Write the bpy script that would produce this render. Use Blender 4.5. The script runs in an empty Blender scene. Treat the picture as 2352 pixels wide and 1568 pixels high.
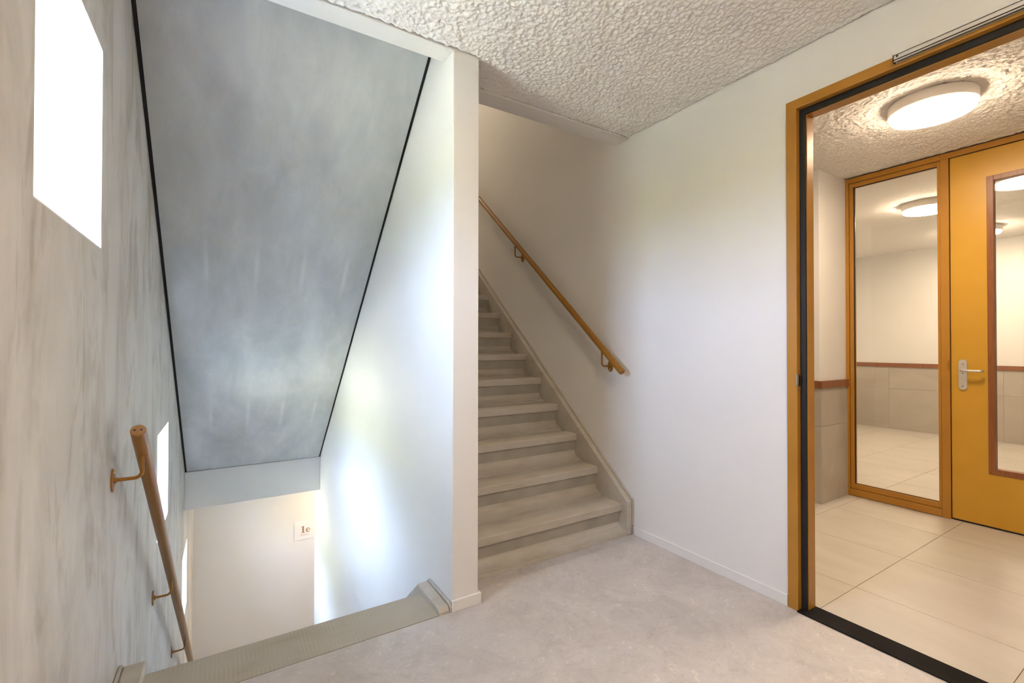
import bpy, bmesh, math, random
import numpy as np
from mathutils import Matrix, Vector

random.seed(7)
np.random.seed(7)
S = bpy.context.scene
COL = S.collection

# ------------------------------------------------------------------ camera
TH, PITCH, ROLL = 0.55521, 0.00928, 0.00122
cam_d = bpy.data.cameras.new('camera')
cam_d.sensor_fit = 'HORIZONTAL'
cam_d.sensor_width = 36.0
cam_d.lens = 1058.38 / 2352 * 36.0
cam_d.clip_start = 0.02
cam = bpy.data.objects.new('camera', cam_d)
COL.objects.link(cam)
cam.matrix_world = (Matrix.Translation((0, 0, 1.23)) @ Matrix.Rotation(-TH, 4, 'Z')
                    @ Matrix.Rotation(math.pi / 2 + PITCH, 4, 'X') @ Matrix.Rotation(ROLL, 4, 'Z'))
S.camera = cam

# ------------------------------------------------------------------ light and exposure
SKY = (0.56, 0.70, 1.0)
SKY_STRENGTH = 47.0
LAMP = (1.0, 0.785, 0.56)
LAMP_LOBBY = 64.0
LAMP_HALL = 80.0
LAMP_LANDING = 72.0
LAMP_STAIR = 105.0
LAMP_LOWER = 62.0
S.view_settings.view_transform = 'Standard'
S.view_settings.look = 'None'
S.view_settings.gamma = 1.0
S.view_settings.use_curve_mapping = False
S.view_settings.exposure = 0.34
w = bpy.data.worlds.new('overcast_sky')
S.world = w
w.use_nodes = True
bg = w.node_tree.nodes['Background']
bg.inputs[0].default_value = (*SKY, 1)
bg.inputs[1].default_value = SKY_STRENGTH
# sun behind the building: it lights the ground outside, never the window side
sun_d = bpy.data.lights.new('sun', 'SUN')
sun_d.energy = 225.0
sun_d.angle = 0.01
sun_d.color = (1.0, 0.94, 0.84)
sun = bpy.data.objects.new('sun', sun_d)
COL.objects.link(sun)
sun.rotation_euler = (0.0, math.radians(42), math.radians(12))
S.cycles.max_bounces = 6
S.cycles.diffuse_bounces = 4
S.cycles.glossy_bounces = 3
S.cycles.transmission_bounces = 4
S.cycles.use_adaptive_sampling = True
S.cycles.adaptive_threshold = 0.18
S.cycles.adaptive_min_samples = 20
S.cycles.caustics_reflective = False
S.cycles.caustics_refractive = False
S.cycles.transparent_max_bounces = 12
S.cycles.sample_clamp_indirect = 80.0

# ------------------------------------------------------------------ key dimensions (metres, eye at x=y=0, floor z=0)
XL, XS1, XS2, XR = -0.334, 0.897, 1.031, 2.274
XRB = 2.364                       # lobby side of the right wall
YC = 1.968                        # near end of the middle wall
YF = 6.95                         # far wall
YB = -1.6                         # wall behind the camera
ZC = 2.625
XP = 4.40                         # glazed partition face
RISE, GO, NR = 0.1927, 0.2285, 15
STOREY = RISE * NR

# ------------------------------------------------------------------ materials
def mat(name):
    m = bpy.data.materials.new(name)
    m.use_nodes = True
    return m, m.node_tree.nodes, m.node_tree.links, m.node_tree.nodes['Principled BSDF']

def simple(name, col, rough=0.5, metal=0.0, spec=0.5, coat=0.0):
    m, n, l, p = mat(name)
    p.inputs['Base Color'].default_value = (*col, 1)
    p.inputs['Roughness'].default_value = rough
    p.inputs['Metallic'].default_value = metal
    p.inputs['Specular IOR Level'].default_value = spec
    p.inputs['Coat Weight'].default_value = coat
    return m

def noise_node(n, l, vec, scale, detail=4, rough=0.55, dist=0.0, lac=2.0):
    t = n.new('ShaderNodeTexNoise')
    t.inputs['Scale'].default_value = scale
    t.inputs['Detail'].default_value = detail
    t.inputs['Roughness'].default_value = rough
    t.inputs['Distortion'].default_value = dist
    l.new(vec, t.inputs['Vector'])
    return t

def pos_vec(n, l, scale=(1, 1, 1), rot=(0, 0, 0), loc=(0, 0, 0)):
    g = n.new('ShaderNodeNewGeometry')
    mp = n.new('ShaderNodeMapping')
    mp.inputs['Scale'].default_value = scale
    mp.inputs['Rotation'].default_value = rot
    mp.inputs['Location'].default_value = loc
    l.new(g.outputs['Position'], mp.inputs['Vector'])
    return mp.outputs['Vector']

def ramp(n, l, fac, stops):
    r = n.new('ShaderNodeValToRGB')
    e = r.color_ramp.elements
    while len(e) < len(stops):
        e.new(0.5)
    for el, (p_, c) in zip(e, stops):
        el.position = p_
        el.color = (*c, 1) if len(c) == 3 else c
    l.new(fac, r.inputs['Fac'])
    return r

def mix(n, l, fac, a, b, mode='MIX'):
    x = n.new('ShaderNodeMix')
    x.data_type = 'RGBA'
    x.blend_type = mode
    if hasattr(fac, 'is_linked') or hasattr(fac, 'links'):
        l.new(fac, x.inputs['Factor'])
    else:
        x.inputs['Factor'].default_value = fac
    for v, sock in ((a, x.inputs[6]), (b, x.inputs[7])):
        if isinstance(v, tuple):
            sock.default_value = (*v, 1)
        else:
            l.new(v, sock)
    return x.outputs[2]

def bump(n, l, p, height, strength, dist):
    b = n.new('ShaderNodeBump')
    b.inputs['Strength'].default_value = strength
    b.inputs['Distance'].default_value = dist
    l.new(height, b.inputs['Height'])
    l.new(b.outputs['Normal'], p.inputs['Normal'])
    return b

def m_wall(name, col):
    m, n, l, p = mat(name)
    v = pos_vec(n, l)
    a = noise_node(n, l, v, 2.0, 1)
    r = ramp(n, l, a.outputs['Fac'], [(0.3, tuple(c * 0.97 for c in col)), (0.7, col)])
    l.new(r.outputs['Color'], p.inputs['Base Color'])
    p.inputs['Roughness'].default_value = 0.5
    p.inputs['Specular IOR Level'].default_value = 0.35
    return m

M = {}
M['white'] = m_wall('white_wall_paint', (0.80, 0.795, 0.78))
M['white_trim'] = simple('white_trim_paint', (0.80, 0.79, 0.77), 0.4)
M['reveal'] = m_wall('white_reveal_paint', (0.82, 0.82, 0.82))
M['black'] = simple('black_rubber_seal', (0.006, 0.006, 0.007), 0.6)
M['dark_slot'] = simple('dark_slot', (0.03, 0.027, 0.02), 0.6)
M['lamp_white'] = simple('lamp_white_plastic', (0.80, 0.77, 0.73), 0.4)
M['upvc'] = simple('white_window_frame', (0.75, 0.75, 0.74), 0.35)
M['aluminium'] = simple('brushed_aluminium', (0.72, 0.70, 0.68), 0.34, 0.9)
M['satin_white'] = simple('satin_silver_rail', (0.70, 0.68, 0.66), 0.38, 0.35)
M['screw'] = simple('dark_screw', (0.02, 0.018, 0.016), 0.4, 0.6)

def m_plaster():
    m, n, l, p = mat('troweled_grey_plaster')
    v1 = pos_vec(n, l, (1.0, 1.7, 0.8))
    a = noise_node(n, l, v1, 1.7, 5, 0.62, 0.9)
    v2 = pos_vec(n, l, (1.0, 4.2, 1.3), loc=(3, 1, 7))
    b = noise_node(n, l, v2, 1.5, 4, 0.6, 1.3)
    v3 = pos_vec(n, l, (1.0, 12.0, 2.6), loc=(9, 4, 2))
    c = noise_node(n, l, v3, 1.5, 3, 0.55, 0.6)
    r1 = ramp(n, l, a.outputs['Fac'], [(0.30, (0.43, 0.39, 0.33)), (0.47, (0.575, 0.54, 0.485)), (0.68, (0.67, 0.635, 0.59))])
    r2 = ramp(n, l, b.outputs['Fac'], [(0.30, (0.70, 0.66, 0.60)), (0.40, (0.85, 0.83, 0.79)), (0.47, (1.0, 1.0, 1.0)), (0.62, (1.0, 1.0, 1.0)), (0.70, (1.09, 1.09, 1.09))])
    r3 = ramp(n, l, c.outputs['Fac'], [(0.25, (0.88, 0.86, 0.83)), (0.42, (1, 1, 1)), (0.70, (1.0, 1.0, 1.0)), (0.80, (1.08, 1.08, 1.09))])
    x = mix(n, l, 0.85, r1.outputs['Color'], r2.outputs['Color'], 'MULTIPLY')
    y = mix(n, l, 0.5, x, r3.outputs['Color'], 'MULTIPLY')
    l.new(y, p.inputs['Base Color'])
    p.inputs['Roughness'].default_value = 0.48
    p.inputs['Specular IOR Level'].default_value = 0.4
    return m
M['plaster'] = m_plaster()

def gauss(n, l, val, width):
    """exp(-(val/width)^2)"""
    d = n.new('ShaderNodeMath'); d.operation = 'DIVIDE'; l.new(val, d.inputs[0]); d.inputs[1].default_value = width
    q = n.new('ShaderNodeMath'); q.operation = 'MULTIPLY'; l.new(d.outputs[0], q.inputs[0]); l.new(d.outputs[0], q.inputs[1])
    s = n.new('ShaderNodeMath'); s.operation = 'MULTIPLY'; l.new(q.outputs[0], s.inputs[0]); s.inputs[1].default_value = -1
    e = n.new('ShaderNodeMath'); e.operation = 'EXPONENT'; l.new(s.outputs[0], e.inputs[0])
    return e.outputs[0]

def m_soffit():
    m, n, l, p = mat('smooth_grey_concrete')
    v = pos_vec(n, l, (2.2, 0.9, 0.9))
    a = noise_node(n, l, v, 1.5, 6, 0.6, 0.4)
    r = ramp(n, l, a.outputs['Fac'], [(0.25, (0.43, 0.445, 0.45)), (0.5, (0.51, 0.53, 0.535)), (0.78, (0.60, 0.62, 0.625))])
    b = noise_node(n, l, pos_vec(n, l, (4.5, 2.0, 2.0), loc=(2, 5, 1)), 1.6, 5, 0.65, 0.6)
    r2 = ramp(n, l, b.outputs['Fac'], [(0.3, (0.90, 0.91, 0.91)), (0.55, (1, 1, 1)), (0.75, (1.12, 1.12, 1.11))])
    x = mix(n, l, 0.8, r.outputs['Color'], r2.outputs['Color'], 'MULTIPLY')
    # pale laitance streaks left by the formwork, two rows
    g = n.new('ShaderNodeNewGeometry')
    sp = n.new('ShaderNodeSeparateXYZ'); l.new(g.outputs['Position'], sp.inputs[0])
    o = n.new('ShaderNodeMath'); o.operation = 'ADD'; l.new(sp.outputs['X'], o.inputs[0]); o.inputs[1].default_value = 3.27
    md = n.new('ShaderNodeMath'); md.operation = 'MODULO'; l.new(o.outputs[0], md.inputs[0]); md.inputs[1].default_value = 0.275
    c = n.new('ShaderNodeMath'); c.operation = 'SUBTRACT'; l.new(md.outputs[0], c.inputs[0]); c.inputs[1].default_value = 0.137
    gx = gauss(n, l, c.outputs[0], 0.014)
    tot = None
    for yc, wy in ((3.42, 0.13), (4.75, 0.17)):
        s = n.new('ShaderNodeMath'); s.operation = 'SUBTRACT'; l.new(sp.outputs['Y'], s.inputs[0]); s.inputs[1].default_value = yc
        gy = gauss(n, l, s.outputs[0], wy)
        k = n.new('ShaderNodeMath'); k.operation = 'MULTIPLY'; l.new(gx, k.inputs[0]); l.new(gy, k.inputs[1])
        if tot is None:
            tot = k.outputs[0]
        else:
            ad = n.new('ShaderNodeMath'); ad.operation = 'ADD'; l.new(tot, ad.inputs[0]); l.new(k.outputs[0], ad.inputs[1]); tot = ad.outputs[0]
    nn = noise_node(n, l, pos_vec(n, l, (1, 1, 1)), 7.0, 3)
    k2 = n.new('ShaderNodeMath'); k2.operation = 'MULTIPLY'; l.new(tot, k2.inputs[0]); l.new(nn.outputs['Fac'], k2.inputs[1])
    y = mix(n, l, k2.outputs[0], x, (0.70, 0.71, 0.70))
    l.new(y, p.inputs['Base Color'])
    p.inputs['Roughness'].default_value = 0.26
    p.inputs['Specular IOR Level'].default_value = 0.5
    return m
M['soffit'] = m_soffit()

def m_step(name, ribs):
    m, n, l, p = mat(name)
    a = noise_node(n, l, pos_vec(n, l, (1.2, 2.2, 2.2)), 2.6, 6, 0.62, 0.5)
    r = ramp(n, l, a.outputs['Fac'], [(0.22, (0.42, 0.36, 0.275)), (0.45, (0.50, 0.46, 0.39)), (0.62, (0.535, 0.505, 0.445)), (0.8, (0.57, 0.54, 0.48))])
    b = noise_node(n, l, pos_vec(n, l, (1.0, 5, 5), loc=(4, 2, 8)), 3.2, 4, 0.6, 0.3)
    r2 = ramp(n, l, b.outputs['Fac'], [(0.28, (0.84, 0.80, 0.74)), (0.42, (1, 1, 1)), (0.8, (1.04, 1.04, 1.04))])
    x = mix(n, l, 0.8, r.outputs['Color'], r2.outputs['Color'], 'MULTIPLY')
    p.inputs['Roughness'].default_value = 0.5
    if ribs:
        v = pos_vec(n, l)
        wv = n.new('ShaderNodeTexWave'); wv.wave_type = 'BANDS'; wv.bands_direction = 'X'
        wv.inputs['Scale'].default_value = 21.0; wv.inputs['Distortion'].default_value = 0.25; wv.inputs['Detail Scale'].default_value = 2.0
        l.new(v, wv.inputs['Vector'])
        rr = ramp(n, l, wv.outputs['Fac'], [(0.86, (0, 0, 0)), (0.97, (1, 1, 1))])
        brk = noise_node(n, l, pos_vec(n, l, (3, 3, 3)), 4, 3)
        rb = ramp(n, l, brk.outputs['Fac'], [(0.38, (0, 0, 0)), (0.62, (0.55, 0.55, 0.55))])
        k = mix(n, l, 1.0, rr.outputs['Color'], rb.outputs['Color'], 'MULTIPLY')
        x = mix(n, l, k, mix(n, l, 0.55, x, (0.36, 0.325, 0.25)), (0.56, 0.52, 0.42))
    l.new(x, p.inputs['Base Color'])
    return m
M['step'] = m_step('worn_beige_concrete', False)
M['ribbed'] = m_step('ribbed_nosing_concrete', True)

def m_lino():
    m, n, l, p = mat('marbled_linoleum')
    v = pos_vec(n, l)
    a = noise_node(n, l, v, 4.0, 5, 0.7, 1.2)
    r = ramp(n, l, a.outputs['Fac'], [(0.3, (0.47, 0.44, 0.425)), (0.5, (0.545, 0.512, 0.495)), (0.7, (0.60, 0.567, 0.55))])
    b = noise_node(n, l, v, 17.0, 4, 0.62, 2.8)
    r2 = ramp(n, l, b.outputs['Fac'], [(0.30, (0.84, 0.83, 0.82)), (0.44, (1, 1, 1)), (0.60, (1.0, 1.0, 1.0)), (0.68, (1.26, 1.22, 1.14))])
    x = mix(n, l, 0.85, r.outputs['Color'], r2.outputs['Color'], 'MULTIPLY')
    l.new(x, p.inputs['Base Color'])
    p.inputs['Roughness'].default_value = 0.42
    p.inputs['Specular IOR Level'].default_value = 0.35
    return m
M['lino'] = m_lino()

def m_tile(name, c0, c1, rough):
    m, n, l, p = mat(name)
    oi = n.new('ShaderNodeObjectInfo')
    g = n.new('ShaderNodeNewGeometry')
    off = n.new('ShaderNodeVectorMath'); off.operation = 'SCALE'
    cb = n.new('ShaderNodeCombineXYZ')
    for s in ('X', 'Y', 'Z'):
        l.new(oi.outputs['Random'], cb.inputs[s])
    l.new(cb.outputs[0], off.inputs[0]); off.inputs['Scale'].default_value = 37.0
    ad = n.new('ShaderNodeVectorMath'); ad.operation = 'ADD'
    l.new(g.outputs['Position'], ad.inputs[0]); l.new(off.outputs[0], ad.inputs[1])
    mp = n.new('ShaderNodeMapping'); mp.inputs['Scale'].default_value = (3.2, 1.1, 1.6)
    l.new(ad.outputs[0], mp.inputs['Vector'])
    a = noise_node(n, l, mp.outputs['Vector'], 1.5, 4, 0.6, 0.5)
    r = ramp(n, l, a.outputs['Fac'], [(0.28, c0), (0.72, c1)])
    l.new(r.outputs['Color'], p.inputs['Base Color'])
    p.inputs['Roughness'].default_value = rough
    return m
M['tile'] = m_tile('beige_porcelain_tile', (0.52, 0.48, 0.42), (0.60, 0.56, 0.50), 0.36)
M['wall_tile'] = m_tile('taupe_wall_tile', (0.40, 0.36, 0.305), (0.50, 0.46, 0.40), 0.40)
M['grout'] = simple('brown_grout', (0.22, 0.155, 0.10), 0.8)

def m_spray(name, col):
    m, n, l, p = mat(name)
    v = pos_vec(n, l)
    a = noise_node(n, l, v, 75, 3, 0.65, 0.5)
    p.inputs['Base Color'].default_value = (*col, 1)
    p.inputs['Roughness'].default_value = 0.75
    p.inputs['Specular IOR Level'].default_value = 0.2
    bump(n, l, p, a.outputs['Fac'], 0.5, 0.010)
    return m
M['spray'] = m_spray('white_spray_plaster', (0.86, 0.845, 0.82))

def m_paint(name, c0, c1, rough, grain=False):
    m, n, l, p = mat(name)
    v = pos_vec(n, l, (20, 20, 1.2) if grain else (2, 2, 2))
    a = noise_node(n, l, v, 3.0, 3 if grain else 1, 0.6, 0.8 if grain else 0.0)
    r = ramp(n, l, a.outputs['Fac'], [(0.3, c0), (0.7, c1)])
    l.new(r.outputs['Color'], p.inputs['Base Color'])
    p.inputs['Roughness'].default_value = rough
    p.inputs['Specular IOR Level'].default_value = 0.45
    return m
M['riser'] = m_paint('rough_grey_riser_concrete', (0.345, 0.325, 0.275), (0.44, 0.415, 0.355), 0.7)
M['frame'] = m_paint('ochre_frame_paint', (0.42, 0.196, 0.025), (0.455, 0.215, 0.030), 0.32)
M['door'] = m_paint('ochre_door_paint', (0.57, 0.31, 0.028), (0.60, 0.33, 0.033), 0.36)
M['wood'] = m_paint('brown_hardwood', (0.20, 0.066, 0.020), (0.285, 0.105, 0.036), 0.35, True)
M['rail'] = m_paint('ochre_rail_paint', (0.31, 0.14, 0.019), (0.345, 0.157, 0.022), 0.3)
M['threshold'] = m_paint('black_rubber_threshold', (0.008, 0.0075, 0.007), (0.014, 0.013, 0.012), 0.7)
M['threshold'].node_tree.nodes['Principled BSDF'].inputs['Specular IOR Level'].default_value = 0.12
M['ground'] = m_paint('lawn_and_pale_paving', (0.26, 0.262, 0.175), (0.43, 0.42, 0.35), 0.9)
M['leaves'] = m_paint('green_leaves', (0.10, 0.115, 0.055), (0.21, 0.225, 0.13), 0.8)
M['sign_white'] = simple('white_sign_panel', (0.82, 0.82, 0.81), 0.3)
M['sign_brown'] = simple('brown_sign_ink', (0.36, 0.21, 0.10), 0.5)
M['sign_grey'] = simple('grey_sign_ink', (0.45, 0.44, 0.44), 0.5)

def m_glass():
    m, n, l, p = mat('clear_glass')
    n.remove(p)
    out = n['Material Output']
    t = n.new('ShaderNodeBsdfTransparent'); t.inputs[0].default_value = (0.98, 0.985, 0.98, 1)
    g = n.new('ShaderNodeBsdfGlossy'); g.inputs['Roughness'].default_value = 0.0
    f = n.new('ShaderNodeFresnel')
    geo = n.new('ShaderNodeNewGeometry')            # same air-to-glass reflectance on both faces of the pane
    mr = n.new('ShaderNodeMapRange')
    mr.inputs['To Min'].default_value = 1.52; mr.inputs['To Max'].default_value = 1 / 1.52
    l.new(geo.outputs['Backfacing'], mr.inputs['Value']); l.new(mr.outputs['Result'], f.inputs['IOR'])
    x = n.new('ShaderNodeMixShader')
    l.new(f.outputs[0], x.inputs[0]); l.new(t.outputs[0], x.inputs[1]); l.new(g.outputs[0], x.inputs[2])
    l.new(x.outputs[0], out.inputs['Surface'])
    return m
M['glass'] = m_glass()

def m_emit(name, strength):
    m, n, l, p = mat(name)
    p.inputs['Base Color'].default_value = (0.8, 0.8, 0.8, 1)
    p.inputs['Emission Color'].default_value = (*LAMP, 1)
    p.inputs['Emission Strength'].default_value = strength
    return m
M['emit_lobby'] = m_emit('lit_diffuser_lobby', LAMP_LOBBY)
M['emit_hall'] = m_emit('lit_diffuser_hall', LAMP_HALL)
M['emit_landing'] = m_emit('lit_diffuser_landing', LAMP_LANDING)
M['emit_lower'] = m_emit('lit_diffuser_lower', LAMP_LOWER)
M['emit_stair'] = m_emit('lit_diffuser_stair', LAMP_STAIR)

# ------------------------------------------------------------------ mesh helpers
class MB:
    def __init__(s):
        s.bm = bmesh.new()
    def box(s, x0, x1, y0, y1, z0, z1):
        bm = s.bm
        v = [bm.verts.new(c) for c in ((x0, y0, z0), (x1, y0, z0), (x1, y1, z0), (x0, y1, z0),
                                       (x0, y0, z1), (x1, y0, z1), (x1, y1, z1), (x0, y1, z1))]
        for f in ((0, 3, 2, 1), (4, 5, 6, 7), (0, 1, 5, 4), (1, 2, 6, 5), (2, 3, 7, 6), (3, 0, 4, 7)):
            bm.faces.new([v[i] for i in f])
        return s
    def prism(s, pts, axis, a0, a1):
        """extrude a 2-D polygon; axis X: pts are (y,z), Y: (x,z), Z: (x,y)"""
        bm = s.bm
        def P(p, a):
            return {'X': (a, p[0], p[1]), 'Y': (p[0], a, p[1]), 'Z': (p[0], p[1], a)}[axis]
        A = [bm.verts.new(P(p, a0)) for p in pts]
        B = [bm.verts.new(P(p, a1)) for p in pts]
        k = len(pts)
        fs = [bm.faces.new(A), bm.faces.new(list(reversed(B)))]
        for i in range(k):
            j = (i + 1) % k
            fs.append(bm.faces.new([A[i], B[i], B[j], A[j]]))
        bmesh.ops.recalc_face_normals(bm, faces=fs)
        return s
    def tube(s, path, r, k=16, caps=True):
        bm = s.bm
        path = [Vector(p) for p in path]
        rings = []
        up = None
        for i, p in enumerate(path):
            if i == 0: d = path[1] - path[0]
            elif i == len(path) - 1: d = path[-1] - path[-2]
            else: d = (path[i + 1] - p).normalized() + (p - path[i - 1]).normalized()
            d.normalize()
            if up is None:
                up = Vector((1, 0, 0)) if abs(d.x) < 0.8 else Vector((0, 0, 1))
            a = up - d * up.dot(d); a.normalize(); up = a
            b = d.cross(a)
            rr = r[i] if isinstance(r, (list, tuple)) else r
            rings.append([bm.verts.new(p + (a * math.cos(t) + b * math.sin(t)) * rr)
                          for t in [2 * math.pi * q / k for q in range(k)]])
        fs = []
        for A, B in zip(rings, rings[1:]):
            for i in range(k):
                fs.append(bm.faces.new([A[i], A[(i + 1) % k], B[(i + 1) % k], B[i]]))
        if caps:
            fs.append(bm.faces.new(rings[0])); fs.append(bm.faces.new(rings[-1]))
        bmesh.ops.recalc_face_normals(bm, faces=fs)
        return s
    def lathe(s, cx, cy, prof, k=48):
        """prof: list of (r,z) from top to bottom"""
        bm = s.bm
        rings = []
        for r, z in prof:
            if r < 1e-6:
                rings.append([bm.verts.new((cx, cy, z))])
            else:
                rings.append([bm.verts.new((cx + r * math.cos(2 * math.pi * i / k), cy + r * math.sin(2 * math.pi * i / k), z)) for i in range(k)])
        fs = []
        for A, B in zip(rings, rings[1:]):
            for i in range(k):
                j = (i + 1) % k
                if len(A) == 1: fs.append(bm.faces.new([A[0], B[i], B[j]]))
                elif len(B) == 1: fs.append(bm.faces.new([A[i], A[j], B[0]]))
                else: fs.append(bm.faces.new([A[i], A[j], B[j], B[i]]))
        bmesh.ops.recalc_face_normals(bm, faces=fs)
        return s
    def mesh(s, name, m):
        me = bpy.data.meshes.new(name)
        s.bm.to_mesh(me); s.bm.free()
        me.materials.append(m)
        return me
    def build(s, name, m, parent=None, bevel=0.0, smooth=False, seg=2):
        return place(s.mesh(name, m), name, parent, bevel=bevel, smooth=smooth, seg=seg)

def place(me, name, parent=None, loc=(0, 0, 0), bevel=0.0, smooth=False, seg=2):
    o = bpy.data.objects.new(name, me)
    COL.objects.link(o)
    o.location = loc
    if parent is not None:
        o.parent = parent
        base = parent.location if parent.type == 'EMPTY' else None
        if base is not None:
            o.matrix_parent_inverse = Matrix.Translation(-Vector(base))
    if smooth:
        for p in me.polygons:
            p.use_smooth = True
        md = o.modifiers.new('edge', 'EDGE_SPLIT'); md.split_angle = math.radians(38)
    if bevel:
        b = o.modifiers.new('bevel', 'BEVEL'); b.width = bevel; b.segments = seg; b.limit_method = 'ANGLE'; b.angle_limit = math.radians(40)
    return o

def empty(name, loc):
    o = bpy.data.objects.new(name, None)
    COL.objects.link(o)
    o.location = loc
    o.empty_display_size = 0.1
    return o

def tag(o, label, cat, group=None, kind=None):
    o['label'] = label
    o['category'] = cat
    if group: o['group'] = group
    if kind: o['kind'] = kind
    return o

def structure(o, label, cat):
    return tag(o, label, cat, kind='structure')

def vnoise(x, y, cell, seed):
    rs = np.random.RandomState(seed)
    T = rs.rand(257, 257)
    u, v = x / cell, y / cell
    i, j = np.floor(u).astype(int), np.floor(v).astype(int)
    fu, fv = u - i, v - j
    fu = fu * fu * (3 - 2 * fu); fv = fv * fv * (3 - 2 * fv)
    g = lambda a, b: T[a % 257, b % 257]
    return (g(i, j) * (1 - fu) * (1 - fv) + g(i + 1, j) * fu * (1 - fv) + g(i, j + 1) * (1 - fu) * fv + g(i + 1, j + 1) * fu * fv)

def rough_ceiling(name, x0, x1, y0, y1, cell, keep, extra_rects, m, amp=0.0165):
    """spray-plaster skin: a displaced grid over the near ceiling, plain quads elsewhere"""
    nx, ny = int((x1 - x0) / cell) + 1, int((y1 - y0) / cell) + 1
    gx = np.linspace(x0, x1, nx); gy = np.linspace(y0, y1, ny)
    X, Y = np.meshgrid(gx, gy, indexing='ij')
    wx = X + 0.009 * (vnoise(X, Y, 0.018, 11) - .5); wy = Y + 0.009 * (vnoise(X, Y, 0.018, 12) - .5)
    h = 0.5 * vnoise(wx, wy, 0.0165, 1) ** 1.3 + 0.6 * vnoise(wx, wy, 0.0095, 2) + 0.2 * vnoise(wx, wy, 0.045, 3)
    h = (h - h.mean()) / (h.max() - h.min())
    # feather out towards the rim so that the skin meets the slab
    Z = ZC - amp * 0.2 - amp * h
    verts = np.stack([X, Y, Z], -1).reshape(-1, 3)
    I, J = np.meshgrid(np.arange(nx - 1), np.arange(ny - 1), indexing='ij')
    cxs = (gx[I] + gx[I + 1]) / 2; cys = (gy[J] + gy[J + 1]) / 2
    k = keep(cxs, cys)
    I, J = I[k], J[k]
    a = I * ny + J
    faces = np.stack([a, a + 1, a + ny + 1, a + ny], -1)
    nv = len(verts)
    ev, ef = [], []
    for (p, q, r, s_) in extra_rects:
        b = nv + len(ev)
        ev += [(p, r, ZC - 0.004), (q, r, ZC - 0.004), (q, s_, ZC - 0.004), (p, s_, ZC - 0.004)]
        ef.append((b, b + 3, b + 2, b + 1))
    V = np.concatenate([verts, np.array(ev).reshape(-1, 3)]) if ev else verts
    F = np.concatenate([faces, np.array(ef)]) if ef else faces
    me = bpy.data.meshes.new(name)
    me.vertices.add(len(V)); me.vertices.foreach_set('co', V.astype(np.float32).ravel())
    me.loops.add(len(F) * 4); me.loops.foreach_set('vertex_index', F.astype(np.int32).ravel())
    me.polygons.add(len(F)); me.polygons.foreach_set('loop_start', np.arange(0, len(F) * 4, 4, dtype=np.int32))
    me.polygons.foreach_set('loop_total', np.full(len(F), 4, dtype=np.int32))
    me.update(calc_edges=True); me.validate()
    me.polygons.foreach_set('use_smooth', np.ones(len(me.polygons), dtype=bool))
    me.materials.append(m)
    return me

# ------------------------------------------------------------------ the shell
ZB, ZT = -STOREY, 5.55

# ground far below the windows
structure(MB().box(-60, 60, -60, 60, -7.2, -7.0).build('ground', M['ground']),
          'green lawn outside, far below the stairwell windows', 'ground')

# belt of trees across the lawn
def tree_belt():
    b = MB(); bm = b.bm
    rows = []
    n_ = 160
    for i in range(n_ + 1):
        y = -70 + 150 * i / n_
        top = 3.6 + 1.6 * math.sin(y * .55) + 1.1 * math.sin(y * 1.31 + 1) + random.uniform(-.8, .8)
        d = 1.4 * math.sin(y * .8) + random.uniform(-.6, .6)
        rows.append([bm.verts.new((-48 + d + dx, y, z)) for dx, z in ((3.0, -7.0), (3.6, -3.0), (3.2, .0), (1.8, top * .75), (-1.5, top), (-6.0, top * .6), (-6.5, -7.0))])
    for A, B_ in zip(rows, rows[1:]):
        for k in range(len(A) - 1):
            bm.faces.new([A[k], A[k + 1], B_[k + 1], B_[k]])
    bmesh.ops.recalc_face_normals(bm, faces=bm.faces)
    return b
structure(tree_belt().build('tree_belt', M['leaves']), 'row of green trees across the lawn outside the windows', 'trees')

# left wall with three square window openings
WINS = [(1.302, 1.903, 1.530, 2.156), (3.353, 3.942, 0.079, 0.708), (5.262, 5.857, -1.425, -0.771)]
WT = 0.27
def wall_with_holes(x_in, x_out, y0, y1, z0, z1, holes):
    b = MB(); bm = b.bm
    ys = sorted({y0, y1, *[h[0] for h in holes], *[h[1] for h in holes]})
    zs = sorted({z0, z1, *[h[2] for h in holes], *[h[3] for h in holes]})
    def inhole(y, z):
        return any(h[0] < y < h[1] and h[2] < z < h[3] for h in holes)
    for ya, yb in zip(ys, ys[1:]):
        for za, zb in zip(zs, zs[1:]):
            if inhole((ya + yb) / 2, (za + zb) / 2): continue
            for x in (x_in, x_out):
                bm.faces.new([bm.verts.new((x, p, q)) for p, q in ((ya, za), (yb, za), (yb, zb), (ya, zb))])
    for (a, c, d, e) in holes + [(y0, y1, z0, z1)]:
        for (p, q, r, s_) in ((a, d, c, d), (c, d, c, e), (c, e, a, e), (a, e, a, d)):
            bm.faces.new([bm.verts.new(t) for t in ((x_in, p, q), (x_out, p, q), (x_out, r, s_), (x_in, r, s_))])
    bmesh.ops.remove_doubles(bm, verts=bm.verts, dist=1e-5)
    bmesh.ops.recalc_face_normals(bm, faces=bm.faces)
    return b
structure(wall_with_holes(XL, XL - WT, YB - .2, YF + .2, ZB - .2, ZT, WINS).build('wall_left', M['plaster']),
          'tall grey plastered stairwell wall with small square window openings', 'wall')

# middle wall between the two flights
structure(MB().box(XS1, XS2, YC, 5.851, ZB, ZT).build('wall_center', M['white'], bevel=0.003),
          'white wall between the two stair flights, its narrow end facing the landing', 'wall')

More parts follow.
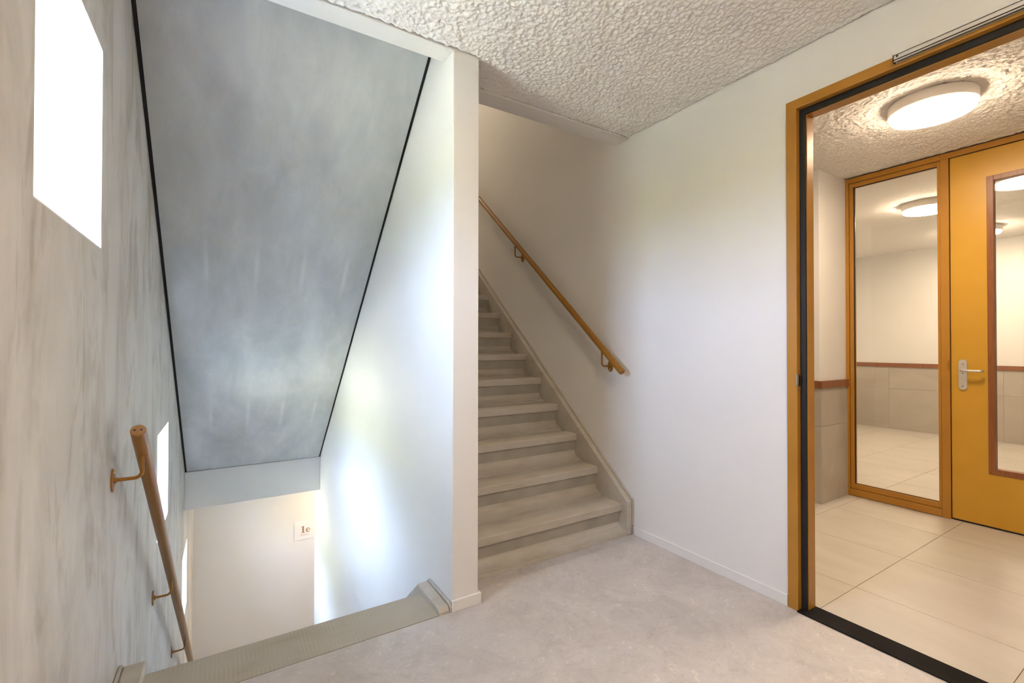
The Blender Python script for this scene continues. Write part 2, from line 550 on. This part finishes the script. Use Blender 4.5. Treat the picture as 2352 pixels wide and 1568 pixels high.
# right wall with the doorway
DY0, DY1, DZ = 0.054, 1.172, 2.386
b = MB()
b.box(XR, XRB, DY1, YF, ZB - .2, ZT).box(XR, XRB, YB, DY0, ZB - .2, ZT)
b.box(XR, XRB, DY0, DY1, DZ, ZT).box(XR, XRB, DY0, DY1, ZB - .2, -.27)
structure(b.build('wall_right', M['white']), 'white wall running from the stairs to the doorway', 'wall')
structure(MB().box(XL - WT, XRB + .0, YF, YF + .2, ZB - .2, ZT).build('wall_far', M['white']),
          'white end wall of the lower landing, carrying the floor sign', 'wall')
structure(MB().box(XL - WT, XRB, YB - .2, YB, ZB - .2, ZT).build('wall_back', M['white']),
          'white landing wall behind the viewpoint', 'wall')
structure(MB().box(XL - WT, XRB, YB - .2, YF + .2, ZT, ZT + .2).build('ceiling_top', M['white']),
          'white ceiling at the very top of the stairwell', 'ceiling')

# landing floor
b = MB()
b.prism([(XL, YB), (XR, YB), (XR, 2.155), (XS2 - .02, 2.155), (XS2 - .02, YC + .04), (XS1 + .02, YC + .04), (XS1 + .02, YC - .003), (XL, YC - .003)], 'Z', -0.26, 0.0)
structure(b.build('floor', M['lino']), 'grey-beige marbled linoleum landing floor', 'floor')
structure(MB().box(XL, XR, YB, YF, ZB - .2, ZB).build('floor_lower', M['lino']),
          'linoleum floor of the storey below, at the foot of the stairs', 'floor')
# far landings: one slab ends the sloping soffit, the other is upstairs
YH = 5.494
structure(MB().box(XL, XR, YH, YF, -0.374, 0.0).build('landing_slab', M['white'], bevel=0.002),
          'white slab edge of the far landing below the sloping concrete soffit', 'slab')
structure(MB().box(XL, XR, YH, YF, STOREY - .374, STOREY).build('landing_slab', M['white']),
          'white slab of the landing at the top of the rising stairs', 'slab')

# landing ceiling: slab, plaster skin, edge boards
b = MB()
b.prism([(XL, YB), (XR, YB), (XR, 2.326), (XS2, 2.326), (XS2, 2.078), (XL, 2.078)], 'Z', ZC + 0.006, STOREY)
slab = b.build('ceiling_slab', M['dark_slot'])
structure(slab, 'concrete slab above the rough landing ceiling', 'ceiling')
skin = rough_ceiling('ceiling', XL + .003, XR - .005, 0.25, 2.196, 0.0045,
                     lambda x, y: ~((x < XS2) & (y > YC - 0.004)),
                     [(XL, XR, YB, 0.25)], M['spray'])
structure(place(skin, 'ceiling'), 'white ceiling of coarse spray plaster over the landing', 'ceiling')
structure(MB().box(XL, XS1, YC, 2.078, ZC - .012, ZC + .02).build('trim_1', M['white_trim'], bevel=0.002),
          'smooth white ceiling edge strip above the descending stairs', 'trim')
structure(MB().box(XS2, XR, 2.199, 2.326, ZC - .014, ZC + .02).build('trim_2', M['white_trim'], bevel=0.002),
          'smooth white ceiling edge strip above the ascending stairs', 'trim')
# white edge of the slabs above the strips
structure(MB().box(XL, XS1, 2.0785, 2.084, ZC, STOREY).build('trim_3', M['white_trim']),
          'white slab face behind the strip above the descending stairs', 'trim')
structure(MB().box(XS2, XR, 2.3265, 2.332, ZC, STOREY).build('trim_4', M['white_trim']),
          'white slab face behind the strip above the ascending stairs', 'trim')

# baseboards
structure(MB().box(XR - .012, XR, DY1 + .002, 2.139, 0, .053).build('baseboard_right', M['white_trim'], bevel=0.002),
          'low white baseboard under the wall between stairs and doorway', 'baseboard')
b = MB()
b.box(XS1 - .004, XS2 + .012, YC - .012, YC, 0, .053).box(XS2, XS2 + .012, YC, 2.14, 0, .053)
structure(b.build('baseboard_center', M['white_trim'], bevel=0.002), 'short white baseboard around the foot of the middle wall', 'baseboard')

# ------------------------------------------------------------------ windows of the stairwell
for i, (y0, y1, z0, z1) in enumerate(WINS):
    e = empty('window_%d' % (i + 1), (XL - WT, (y0 + y1) / 2, z0))
    structure(e, ['high square window beside the landing with white reveals',
                  'square window half way down the left wall, partly behind the handrail',
                  'lowest square window on the left wall near the lower landing'][i], 'window')
    t = 0.004
    xo, xi = XL - WT + .06, XL - .0005
    MB().box(xo, xi, y1 - t, y1 + .001, z0, z1).build('jamb', M['reveal'], e)
    MB().box(xo, xi, y0 - .001, y0 + t, z0, z1).build('jamb', M['reveal'], e)
    MB().box(xo, xi, y0, y1, z1 - t, z1 + .001).build('head', M['reveal'], e)
    MB().box(xo, xi, y0, y1, z0 - .001, z0 + t).build('sill', M['reveal'], e)
    xa, xb, fw = XL - WT + .01, XL - WT + .06, 0.03
    f = MB()
    f.box(xa, xb, y0, y0 + fw, z0, z1).box(xa, xb, y1 - fw, y1, z0, z1)
    f.box(xa, xb, y0 + fw, y1 - fw, z0, z0 + fw).box(xa, xb, y0 + fw, y1 - fw, z1 - fw, z1)
    f.build('window_frame', M['upvc'], e)
    MB().box((xa + xb) / 2 - .003, (xa + xb) / 2 + .003, y0 + fw, y1 - fw, z0 + fw, z1 - fw).build('pane', M['glass'], e)
    # sampling portal for the sky (emits nothing itself)
    ld = bpy.data.lights.new('daylight_portal', 'AREA')
    ld.shape = 'RECTANGLE'; ld.size = z1 - z0; ld.size_y = y1 - y0
    ld.cycles.is_portal = True
    lo = bpy.data.objects.new('daylight_portal', ld)
    COL.objects.link(lo)
    lo.location = (XL - WT - .03, (y0 + y1) / 2, (z0 + z1) / 2)
    lo.rotation_euler = (0, -math.pi / 2, 0)

# ------------------------------------------------------------------ stair flights
SL = RISE / GO
def step_profile(foot, back=GO + .03):
    pts = [(-.051, 0), (-.051, foot)]
    for q in range(1, 9):
        a = math.pi / 2 * q / 8
        pts.append((-.051 + .077 * math.sin(a), .068 - (.068 - foot) * math.cos(a)))
    pts += [(.016, RISE - .054), (.004, RISE - .050), (0, RISE - .046), (0, RISE - .007), (.002, RISE - .002), (.007, RISE)]
    pts += [(back, RISE), (back, RISE - .12), (.06, 0)]
    return pts

def flight(label, x0, x1, yn, d, zbase, sl, sr, soff, yend, top_ribbed=False, gap=0.0, body_mat='step', seals=False):
    """precast flight rising along d*Y; yn = world Y of the lowest nosing"""
    x0 += .0015; x1 -= .0015
    root = empty('stair_flight', ((x0 + x1) / 2, yn, zbase))
    tag(root, label, 'stairs', 'precast stair flights')
    T = lambda p: (yn + d * p[0], zbase + p[1])
    ya = (soff - RISE) / SL
    zs = lambda y: RISE + SL * y - soff
    zt = lambda y: RISE + SL * y - .19
    yc = (NR * RISE - .02 - RISE + .19) / SL
    poly = [(.0, 0), (ya, 0), (yend, zs(yend)), (yend, NR * RISE - .004)]
    if yc < yend:
        poly.append((yc, NR * RISE - .02))
    else:
        poly[-1] = (yend, zt(yend))
    MB().prism([T(p) for p in poly], 'X', x0 + gap, x1 - gap).build('soffit_slab', M[body_mat], root)
    me1 = meN = meT = None
    for i in range(1, NR + 1):
        if i == 1 or meN is None or i == NR:
            foot = .022 if i == 1 else .012
            mm = MB().prism([(yn + d * p[0], zbase + p[1]) for p in step_profile(foot, .2305 if i == NR else GO + .03)], 'X', x0 + sl, x1 - sr).mesh(
                'step', M['ribbed' if (i == NR and top_ribbed) else 'step'])
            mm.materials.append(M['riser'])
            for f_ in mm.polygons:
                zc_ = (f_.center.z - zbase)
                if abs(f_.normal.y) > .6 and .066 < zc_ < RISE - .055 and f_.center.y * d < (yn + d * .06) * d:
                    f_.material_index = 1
            if i == 1: me1 = mm
            elif i == NR: meT = mm
            else: meN = mm
        me = me1 if i == 1 else (meT if (i == NR and meT) else meN)
        place(me, 'step', root, loc=(0, d * (i - 1) * GO, (i - 1) * RISE))
    # stringers
    yt = (NR - 1) * GO
    up = .062
    ytop = yt - (up - .03) / SL
    ylo = -.054
    spoly = [(ylo, 0), (ylo, RISE + up + SL * ylo + .012), (ylo + .012, RISE + up + SL * (ylo + .012) + .004)]
    spoly += [(ytop, NR * RISE + .03), (yt + .222, NR * RISE + .03), (yt + .236, NR * RISE + .012), (yt + .236, NR * RISE - .1)]
    spoly += [(yt - .1, NR * RISE - .32), (.22, 0)]
    for a, c, wall in ((x0, x0 + sl, x0), (x1 - sr, x1, x1)):
        if c - a < .005: continue
        if wall == x0: a2, c2, j0, j1 = a + .012, c, a, a + .012
        else: a2, c2, j0, j1 = a, c - .012, c - .012, c
        MB().prism([T(p) for p in spoly], 'X', a2, c2).build('stringer', M['step'], root, bevel=0.006)
        jp = [(p[0] - .0, p[1] + (.008 if k in (1, 2, 3, 4, 5) else 0)) for k, p in enumerate(spoly)]
        jp[0] = (ylo - .004, .055); jp[1] = (ylo - .004, jp[1][1]);
        MB().prism([T(p) for p in jp], 'X', j0 + .0005, j1 - .0005).build('wall_joint', M['step'], root, bevel=0.002)
    if seals:
        for (a, c) in ((x0, x0 + gap), (x1 - gap, x1)):
            sp = [(ya - .01, .004), (yend, zs(yend) + .004), (yend, zs(yend) + .10), (ya - .02, .09)]
            MB().prism([T(p) for p in sp], 'X', a, c).build('joint_seal', M['black'], root)
        MB().box(x0, x1, yn + d * ya - .004 * d - .006, yn + d * ya + .016, zbase - .001, zbase + .03).build('joint_seal', M['black'], root)
    return root

# ascending flight on the right
flight('beige concrete stairs rising between the white middle wall and the right wall', XS2, XR, 2.207, 1, 0.0, .045, .052, .36, (NR - 1) * GO + .235)
# descending flight on the left; its top step ends flush with the landing floor
flight('concrete stairs descending along the plastered wall, ribbed top step flush with the landing', XL, XS1, 2.200 + (NR - 1) * GO, -1, -STOREY, .082, .066, .36,
       (NR - 1) * GO + .228, top_ribbed=True)
# flight overhead whose sloping soffit is seen
YO = 2.475 + (NR - 1) * GO
flight('smooth grey concrete stair flight overhead, seen from below with black joints', XL, XS1, YO, -1, 0.0, 0, 0, .36,
       YO - 2.086, gap=.015, body_mat='soffit', seals=True)

# ------------------------------------------------------------------ handrails
def arc(c, r, a0, a1, k, f):
    return [f(c[0] + r * math.cos(a0 + (a1 - a0) * i / k), c[1] + r * math.sin(a0 + (a1 - a0) * i / k)) for i in range(k + 1)]

def handrail(label, xw, side, y0, z0, y1, slope, ybr, dz):
    """xw wall face, side +1: the rail stands off towards +X"""
    xr = xw + side * .083
    R = .022
    zr = lambda y: z0 + slope * (y - y0)
    root = empty('handrail', (xr, y0, z0))
    tag(root, label, 'handrail', 'stair handrails')
    dv = Vector((0, 1, slope)).normalized()
    p0, p1 = Vector((xr, y0, z0)), Vector((xr, y1, zr(y1)))
    rail = MB().tube([p0, p0 + dv * .0015, p1 - dv * .0015, p1], [R - .0015, R, R, R - .0015], 40).build('rail', M['rail'], root, smooth=True)
    for p, s in ((p0, -1), (p1, 1)):
        cap = MB().tube([p, p + dv * s * .0025], R - .0018, 32).build('end_cap', M['rail'], root)
        for q in (-1, 1):
            c = p + dv * s * .0024 + Vector((q * .0092, 0, .0))
            MB().tube([c, c + dv * s * .0006], .0033, 14).build('screw', M['screw'], cap)
    for yb in ybr:
        zp = zr(yb) - dz
        br = MB()
        # oval wall plate
        pl = [(yb + .026 * math.cos(t), zp + .040 * math.sin(t)) for t in [2 * math.pi * i / 28 for i in range(28)]]
        br.prism(pl, 'X', xw, xw + side * .006)
        bo = br.build('bracket', M['rail'], root, bevel=0.0015)
        rb = .022
        ztop = zr(yb) - R / math.cos(math.atan(slope)) + .004
        path = [(xw + side * .005, yb, zp), (xr - side * rb, yb, zp)]
        for i in range(1, 7):
            a = math.pi / 2 * i / 6
            path.append((xr - side * rb + side * rb * math.sin(a), yb, zp + rb - rb * math.cos(a)))
        path.append((xr, yb, ztop))
        MB().tube(path, .0062, 14).build('arm', M['rail'], bo, smooth=True)
        MB().tube([(xw + side * .006, yb, zp), (xw + side * .013, yb, zp)], .011, 18).build('collar', M['rail'], bo)
        for q in (-1, 1):
            MB().tube([(xw + side * .005, yb, zp + q * .026), (xw + side * .009, yb, zp + q * .026)], .0045, 10).build('screw', M['aluminium'], bo)
    return root

handrail('ochre round handrail descending on the left plastered wall, end cap towards the landing', XL, 1, 1.990, .943, 5.32, -.835,
         [2.09, 3.18, 4.262, 5.22], .098)
handrail('ochre round handrail climbing the right wall beside the ascending stairs', XR, -1, 2.172, 1.060, 5.35, .835,
         [2.362, 3.481, 4.60], .128)

# ------------------------------------------------------------------ ceiling lamps
def lamp(label, cx, cy, zc, em, group):
    root = empty('ceiling_lamp', (cx, cy, zc))
    tag(root, label, 'lamp', group)
    R, H = .195, .062
    MB().lathe(cx, cy, [(0, zc), (R - .004, zc), (R, zc - .004), (R, zc - H + .004), (R - .004, zc - H), (R - .0085, zc - H), (R - .012, zc - H + .006), (0, zc - H + .006)]).build('housing', M['lamp_white'], root, smooth=True)
    pr = [(R - .0125, zc - H + .004), (R - .009, zc - H - .002), (R - .009, zc - H - .014), (R - .013, zc - H - .020), (R - .035, zc - H - .026), (R * .5, zc - H - .031), (0, zc - H - .033)]
    MB().lathe(cx, cy, pr).build('diffuser', em, root, smooth=True)
    return root

lamp('round white lamp, lit, on the rough lobby ceiling just inside the doorway', 3.385, .955, ZC - .004, M['emit_lobby'], 'round ceiling lamps')
lamp('round lit lamp seen through the narrow glazed panel', 5.78, 1.665, ZC - .004, M['emit_hall'], 'round ceiling lamps')
lamp('farthest round lit lamp, at the edge of the door pane', 7.50, 1.70, ZC - .004, M['emit_hall'], 'round ceiling lamps')
lamp('round lit lamp on the landing ceiling above the viewpoint', .95, .02, ZC - .004, M['emit_landing'], 'round ceiling lamps')
lamp('round lit lamp under the lower landing, behind the middle wall', 1.62, 6.32, -.374, M['emit_lower'], 'round ceiling lamps')
lamp('round lit lamp high over the upper landing', 1.55, 5.9, ZT, M['emit_stair'], 'round ceiling lamps')

# ------------------------------------------------------------------ doorway to the lobby
d1 = empty('door_1', (XR, 1.172, 0))
structure(d1, 'open doorway with ochre frame, black seal and black threshold', 'door')
JY, IY, SY = 1.172, 1.126, 1.098            # outer face, face edge, stop edge
HZ, HI, HS = 2.386, 2.342, 2.312
b = MB()
b.box(2.262, 2.303, IY, JY, 0, HZ).box(2.303, 2.364, SY, JY - .004, 0, HZ - .004)
b.box(2.262, 2.303, .054, .100, 0, HZ).box(2.303, 2.364, .058, .128, 0, HZ - .004)
b.box(2.262, 2.303, .100, IY, HI, HZ).box(2.303, 2.364, .128, SY, HS, HZ - .004)
b.build('door_frame', M['frame'], d1, bevel=0.0025)
b = MB()
b.box(2.292, 2.3028, SY + .003, IY + .001, 0.006, HI).box(2.292, 2.3028, .099, .125, 0.006, HI)
b.box(2.292, 2.3028, .125, SY + .003, HS + .003, HI + .001)
b.build('seal', M['black'], d1)
MB().box(2.250, 2.368, .056, IY, 0.0, .0065).build('threshold', M['threshold'], d1, bevel=0.002)
# strike plate with its slot and two screws
sp = MB().box(2.266, 2.296, IY - .0012, IY + .002, 1.020, 1.120).build('strike_plate', M['rail'], d1, bevel=0.001)
MB().box(2.252, 2.272, IY - .003, IY + .001, 1.045, 1.098).build('lip', M['aluminium'], sp, bevel=0.002)
MB().box(2.276, 2.287, IY - .0022, IY - .001, 1.044, 1.094).build('slot', M['screw'], sp)
for z in (1.030, 1.109):
    MB().tube([(2.281, IY - .001, z), (2.281, IY - .0022, z)], .004, 12).build('screw', M['aluminium'], sp)
# slide rail of the door closer
rl = MB()
y0r, y1r = .12, .747
rl.box(2.240, 2.262, y0r, y1r, 2.378, 2.381).box(2.240, 2.2425, y0r, y1r, 2.3635, 2.381)
rl.box(2.2595, 2.262, y0r, y1r, 2.355, 2.381).box(2.240, 2.246, y0r, y1r, 2.355, 2.3585)
rail_o = rl.build('slide_rail', M['satin_white'], d1)
MB().box(2.2435, 2.259, y0r, y1r - .008, 2.358, 2.377).build('channel', M['dark_slot'], rail_o)
MB().box(2.2395, 2.2625, y1r - .001, y1r + .0022, 2.354, 2.3815).build('end_cap', M['screw'], rail_o)
MB().tube([(2.2402, y1r - .012, 2.373), (2.2388, y1r - .012, 2.373)], .0038, 14).build('screw', M['screw'], rail_o)
MB().box(2.238, 2.256, .36, .395, 2.346, 2.359).build('slider', M['lamp_white'], rail_o, bevel=0.003)

# ------------------------------------------------------------------ lobby
LY0, LY1, LX1 = -1.3, 3.55, 8.47
fl = empty('floor_lobby', (XRB, 0, 0))
structure(fl, 'beige square tiled lobby floor beyond the doorway', 'floor')
MB().box(XRB, LX1, LY0, LY1, -.26, -.0022).build('grout_bed', M['grout'], fl)
PX, PY, T0X, T0Y = .608, .6105, 2.739 - .608, 1.084 - .6105 * 4
tile_me = {}
g = .0016
ix = 0
x = T0X
while x < LX1:
    xa, xb = max(x, XRB), min(x + PX, LX1)
    y = T0Y
    while y < LY1:
        ya, yb = max(y, LY0), min(y + PY, LY1)
        if xb - xa > .02 and yb - ya > .02:
            key = (round(xb - xa, 3), round(yb - ya, 3))
            if key not in tile_me:
                w_, h_ = key
                tile_me[key] = MB().prism([(g, g), (w_ - g, g), (w_ - g, h_ - g), (g, h_ - g)], 'Z', -.008, 0).mesh('tile', M['tile'])
            place(tile_me[key], 'tile', fl, loc=(xa, ya, 0))
        y += PY
    x += PX
skin2 = rough_ceiling('ceiling_lobby', XRB, XP - .03, 0.1, 1.93, 0.0052, lambda x, y: x > 0,
                      [(XRB, XP - .03, LY0, .1), (XRB, XP - .03, 1.93, LY1), (XP + .02, LX1, LY0, LY1)], M['spray'])
structure(place(skin2, 'ceiling_lobby'), 'white spray-plaster lobby ceiling around the round lamp', 'ceiling')
structure(MB().box(XRB, LX1 + .1, LY0 - .1, LY1 + .1, ZC + .004, ZC + .25).build('ceiling_slab', M['white']),
          'slab above the lobby ceiling', 'ceiling')
structure(MB().box(LX1, LX1 + .1, LY0, LY1, -.2, ZC + .004).build('wall_lobby_far', M['white']),
          'cream lobby wall seen through the glass, tiled below a brown rail', 'wall')
structure(MB().box(XRB, LX1, LY0 - .1, LY0, -.2, ZC + .004).build('wall_lobby_right', M['white']), 'white lobby end wall on the near side', 'wall')
structure(MB().box(XRB, LX1, LY1, LY1 + .1, -.2, ZC + .004).build('wall_lobby_left', M['white']), 'white lobby end wall on the far side', 'wall')
NX, NY = 3.953, 1.797
structure(MB().box(NX, XP + .04, NY, LY1, 0, ZC + .004).build('wall_lobby_nib', M['white'], bevel=0.003),
          'short white wall beside the glazed panel, tiled below a brown rail', 'wall')
def wall_tiles(name, parent_name, label, rows):
    root = empty(name, rows[0][:3])
    structure(root, label, 'trim')
    for r in rows:
        (x0, y0, z0, x1, y1, z1) = r
        MB().box(x0, x1, y0, y1, z0 + .001, z1 - .001).build('tile', M['wall_tile'], root)
    return root
rows = []
for za, zb in ((0, .60), (.60, .899)):
    rows.append((NX + .0005, NY - .010, za, XP - .012, NY - .0005, zb))
    yy = NY
    while yy < LY1 - .01:
        rows.append((NX - .010, yy + (.001 if yy > NY else -.010), za, NX - .0005, min(yy + .6, LY1) - .001, zb)); yy += .6
wall_tiles('trim_5', None, 'taupe wall tiles below the brown rail on the short lobby wall', rows)
rows = []
for za, zb in ((0, .60), (.60, .919)):
    yy = LY0
    while yy < LY1 - .01:
        rows.append((LX1 - .010, yy + .001, za, LX1 - .0005, min(yy + .6, LY1) - .001, zb)); yy += .6
wall_tiles('trim_6', None, 'taupe wall tiles below the brown rail, seen through the glass', rows)
b = MB()
b.box(NX - .022, XP - .011, NY - .022, NY - .0005, .899, .957).box(NX - .022, NX - .0005, NY, LY1, .899, .957)
structure(b.build('trim_7', M['wood'], bevel=0.002), 'brown wooden rail on the short wall left of the glazed panel', 'trim')
structure(MB().box(LX1 - .022, LX1 - .0005, LY0, LY1, .919, .98).build('trim_8', M['wood'], bevel=0.002),
          'brown wooden rail on the far lobby wall behind the glass', 'trim')

# glazed side panel
w4 = empty('window_4', (XP, 1.47, 0))
structure(w4, 'narrow full-height glazed panel in an ochre frame beside the yellow door', 'window')
xa, xb = XP - .012, XP + .05
b = MB()
b.box(xa, xb, 1.773, NY - .001, 0, ZC - .008).box(xa, xb, 1.148, 1.195, 0, 2.578)
b.box(xa, xb, 1.195, 1.773, .004, .057).box(xa, xb, 1.195, 1.773, 2.578, ZC - .008)
b.build('frame', M['frame'], w4, bevel=0.002)
b = MB()
xc = XP - .003
b.box(xc, xb, 1.744, 1.7705, .0595, 2.5755).box(xc, xb, 1.1975, 1.214, .0595, 2.5755)
b.box(xc, xb, 1.214, 1.744, .0595, .099).box(xc, xb, 1.214, 1.744, 2.542, 2.5755)
b.build('glazing_bead', M['frame'], w4, bevel=0.002)
b = MB()
b.box(XP + .012, XP + .018, 1.738, 1.746, .098, 2.543).box(XP + .012, XP + .018, 1.212, 1.217, .098, 2.543)
b.box(XP + .012, XP + .018, 1.212, 1.746, .097, .103).box(XP + .012, XP + .018, 1.212, 1.746, 2.537, 2.543)
b.box(XP + .004, XP + .03, 1.770, 1.7735, .057, 2.578).box(XP + .004, XP + .03, 1.1945, 1.198, .057, 2.578)
b.box(XP + .004, XP + .03, 1.195, 1.773, .0565, .060).box(XP + .004, XP + .03, 1.195, 1.773, 2.575, 2.5785)
b.build('seal', M['black'], w4)
MB().box(XP + .0135, XP + .0195, 1.213, 1.745, .098, 2.543).build('pane', M['glass'], w4)
st = MB().box(XP - .0135, XP - .010, 1.1495, 1.160, 1.060, 1.128).build('strike_plate', M['rail'], w4)

# yellow door
d2 = empty('door_2', (XP, .68, 0))
structure(d2, 'closed yellow door with a tall narrow pane in brown wood', 'door')
y0, y1 = .212, 1.1425
va, vb, za, zb = .40, .957, .365, 2.386
b = MB()
lx0, lx1 = XP - .002, XP + .040
b.box(lx0, lx1, vb - .004, y1, .013, 2.571).box(lx0, lx1, y0, va + .004, .013, 2.571)
b.box(lx0, lx1, va + .004, vb - .004, .013, za + .004).box(lx0, lx1, va + .004, vb - .004, zb - .004, 2.571)
b.build('leaf', M['door'], d2)
b = MB()
fx0, fx1 = XP - .006, XP + .046
fwid = .034
b.box(fx0, fx1, vb - fwid, vb, za, zb).box(fx0, fx1, va, va + fwid, za, zb)
b.box(fx0, fx1, va + fwid, vb - fwid, za, za + fwid + .006).box(fx0, fx1, va + fwid, vb - fwid, zb - fwid, zb)
b.build('vision_frame', M['wood'], d2, bevel=0.002)
MB().box(XP + .016, XP + .022, va + fwid - .002, vb - fwid + .002, za + fwid, zb - fwid + .002).build('pane', M['glass'], d2)
b = MB()
b.box(xa, xb, .150, .206, 0, 2.578).box(xa, xb, .150, 1.195, 2.578, ZC - .008)
b.build('door_frame', M['frame'], d2, bevel=0.002)
b = MB()
b.box(XP + .012, XP + .045, 1.1425, 1.1485, 0.001, 2.5785).box(XP + .012, XP + .045, .2055, .212, 0.001, 2.5785)
b.box(XP + .012, XP + .045, .212, 1.1425, 2.571, 2.5785).box(XP + .006, XP + .040, .212, 1.1425, .0005, .013)
b.build('seal', M['black'], d2)
# lever handle on a long back plate
pl = []
py0, py1, pz0, pz1, pr = 1.059, 1.104, .925, 1.138, .0215
for (cy, cz, a0) in ((py1 - pr, pz1 - pr, 0), (py0 + pr, pz1 - pr, 90), (py0 + pr, pz0 + pr, 180), (py1 - pr, pz0 + pr, 270)):
    for q in range(9):
        a = math.radians(a0 + 90 * q / 8)
        pl.append((cy + pr * math.cos(a), cz + pr * math.sin(a)))
plate = MB().prism(pl, 'X', XP - .0095, XP - .002).build('handle_plate', M['aluminium'], d2, bevel=0.001)
for z in (1.105, 1.040, .952):
    MB().tube([(XP - .0093, 1.0815, z), (XP - .0106, 1.0815, z)], .0032, 12).build('screw', M['screw'], plate)
lv = MB()
zl, yl = 1.061, 1.0815
path = [(XP - .009, yl, zl), (XP - .042, yl, zl)]
for q in range(1, 7):
    a = math.pi / 2 * q / 6
    path.append((XP - .042 - .012 * math.sin(a), yl - .012 + .012 * math.cos(a), zl))
path += [(XP - .054, .992, zl)]
for q in range(1, 6):
    a = math.pi / 2 * q / 6
    path.append((XP - .054 + .012 * (1 - math.cos(a)), .992 - .014 * math.sin(a), zl))
path.append((XP - .036, .9775, zl))
lv.tube(path, .0088, 18)
lever = lv.build('lever', M['aluminium'], d2, smooth=True)
MB().tube([(XP - .0093, yl, zl), (XP - .017, yl, zl)], .0135, 24).build('collar', M['aluminium'], lever, smooth=True)

# ------------------------------------------------------------------ floor sign on the lower end wall
sg = empty('floor_sign', (.93, YF, -1.445))
tag(sg, 'small square white floor sign reading 1e on the lower end wall', 'sign')
YS = YF - .006
sx0, sx1, sz0, sz1 = .807, 1.057, -1.446, -1.196
MB().box(sx0, sx1, YS, YF - .0002, sz0, sz1).build('panel', M['sign_white'], sg, bevel=0.001)
def flat(pts, name, m):
    """outline in sign-plane coordinates (x to the right as seen, z up)"""
    return MB().prism([(x, z) for x, z in pts], 'Y', YS - .0015, YS + .0005).build(name, m, sg)
ox, oz, k = .890, -1.352, .092
one = [(0, 0), (.60, 0), (.60, .045), (.41, .085), (.41, 1.0), (.355, 1.0), (.02, .86), (.02, .815), (.20, .86), (.20, .085), (0, .045)]
flat([(ox + p[0] * k, oz + p[1] * k) for p in one], 'numeral', M['sign_brown'])
ee = []
ce, re_ = (ox + k * .98, oz + k * .31), k * .32
outer = [(ce[0] + re_ * .93 * math.cos(t), ce[1] + re_ * math.sin(t)) for t in [math.radians(a) for a in range(-4, 323, 10)]]
inner = [(ce[0] + re_ * .12 + re_ * .52 * math.cos(t), ce[1] + re_ * .80 * math.sin(t)) for t in [math.radians(a) for a in range(318, 168, -10)]]
bar = [(ce[0] - re_ * .40, ce[1] - re_ * .07)]
flat(outer + inner + bar, 'letter', M['sign_brown'])
# small counter of the e
cnt = [(ce[0] + re_ * .12 + re_ * .50 * math.cos(t), ce[1] + re_ * .10 + re_ * .68 * math.sin(t)) for t in [math.radians(a) for a in range(0, 181, 12)]]
MB().prism(cnt, 'Y', YS - .0022, YS - .0012).build('letter_counter', M['sign_white'], sg)
cu = bpy.data.curves.new('lettering', 'FONT')
cu.body = 'verdieping'
cu.size = .026
cu.extrude = .0006
cu.align_x = 'CENTER'
tmp = bpy.data.objects.new('lettering_tmp', cu)
COL.objects.link(tmp)
bpy.context.view_layer.update()
me = bpy.data.meshes.new_from_object(tmp.evaluated_get(bpy.context.evaluated_depsgraph_get()))
bpy.data.objects.remove(tmp)
me.transform(Matrix.Translation((.935, YS - .0006, oz - .036)) @ Matrix.Rotation(math.pi / 2, 4, 'X'))
me.materials.clear(); me.materials.append(M['sign_grey'])
place(me, 'lettering', sg)
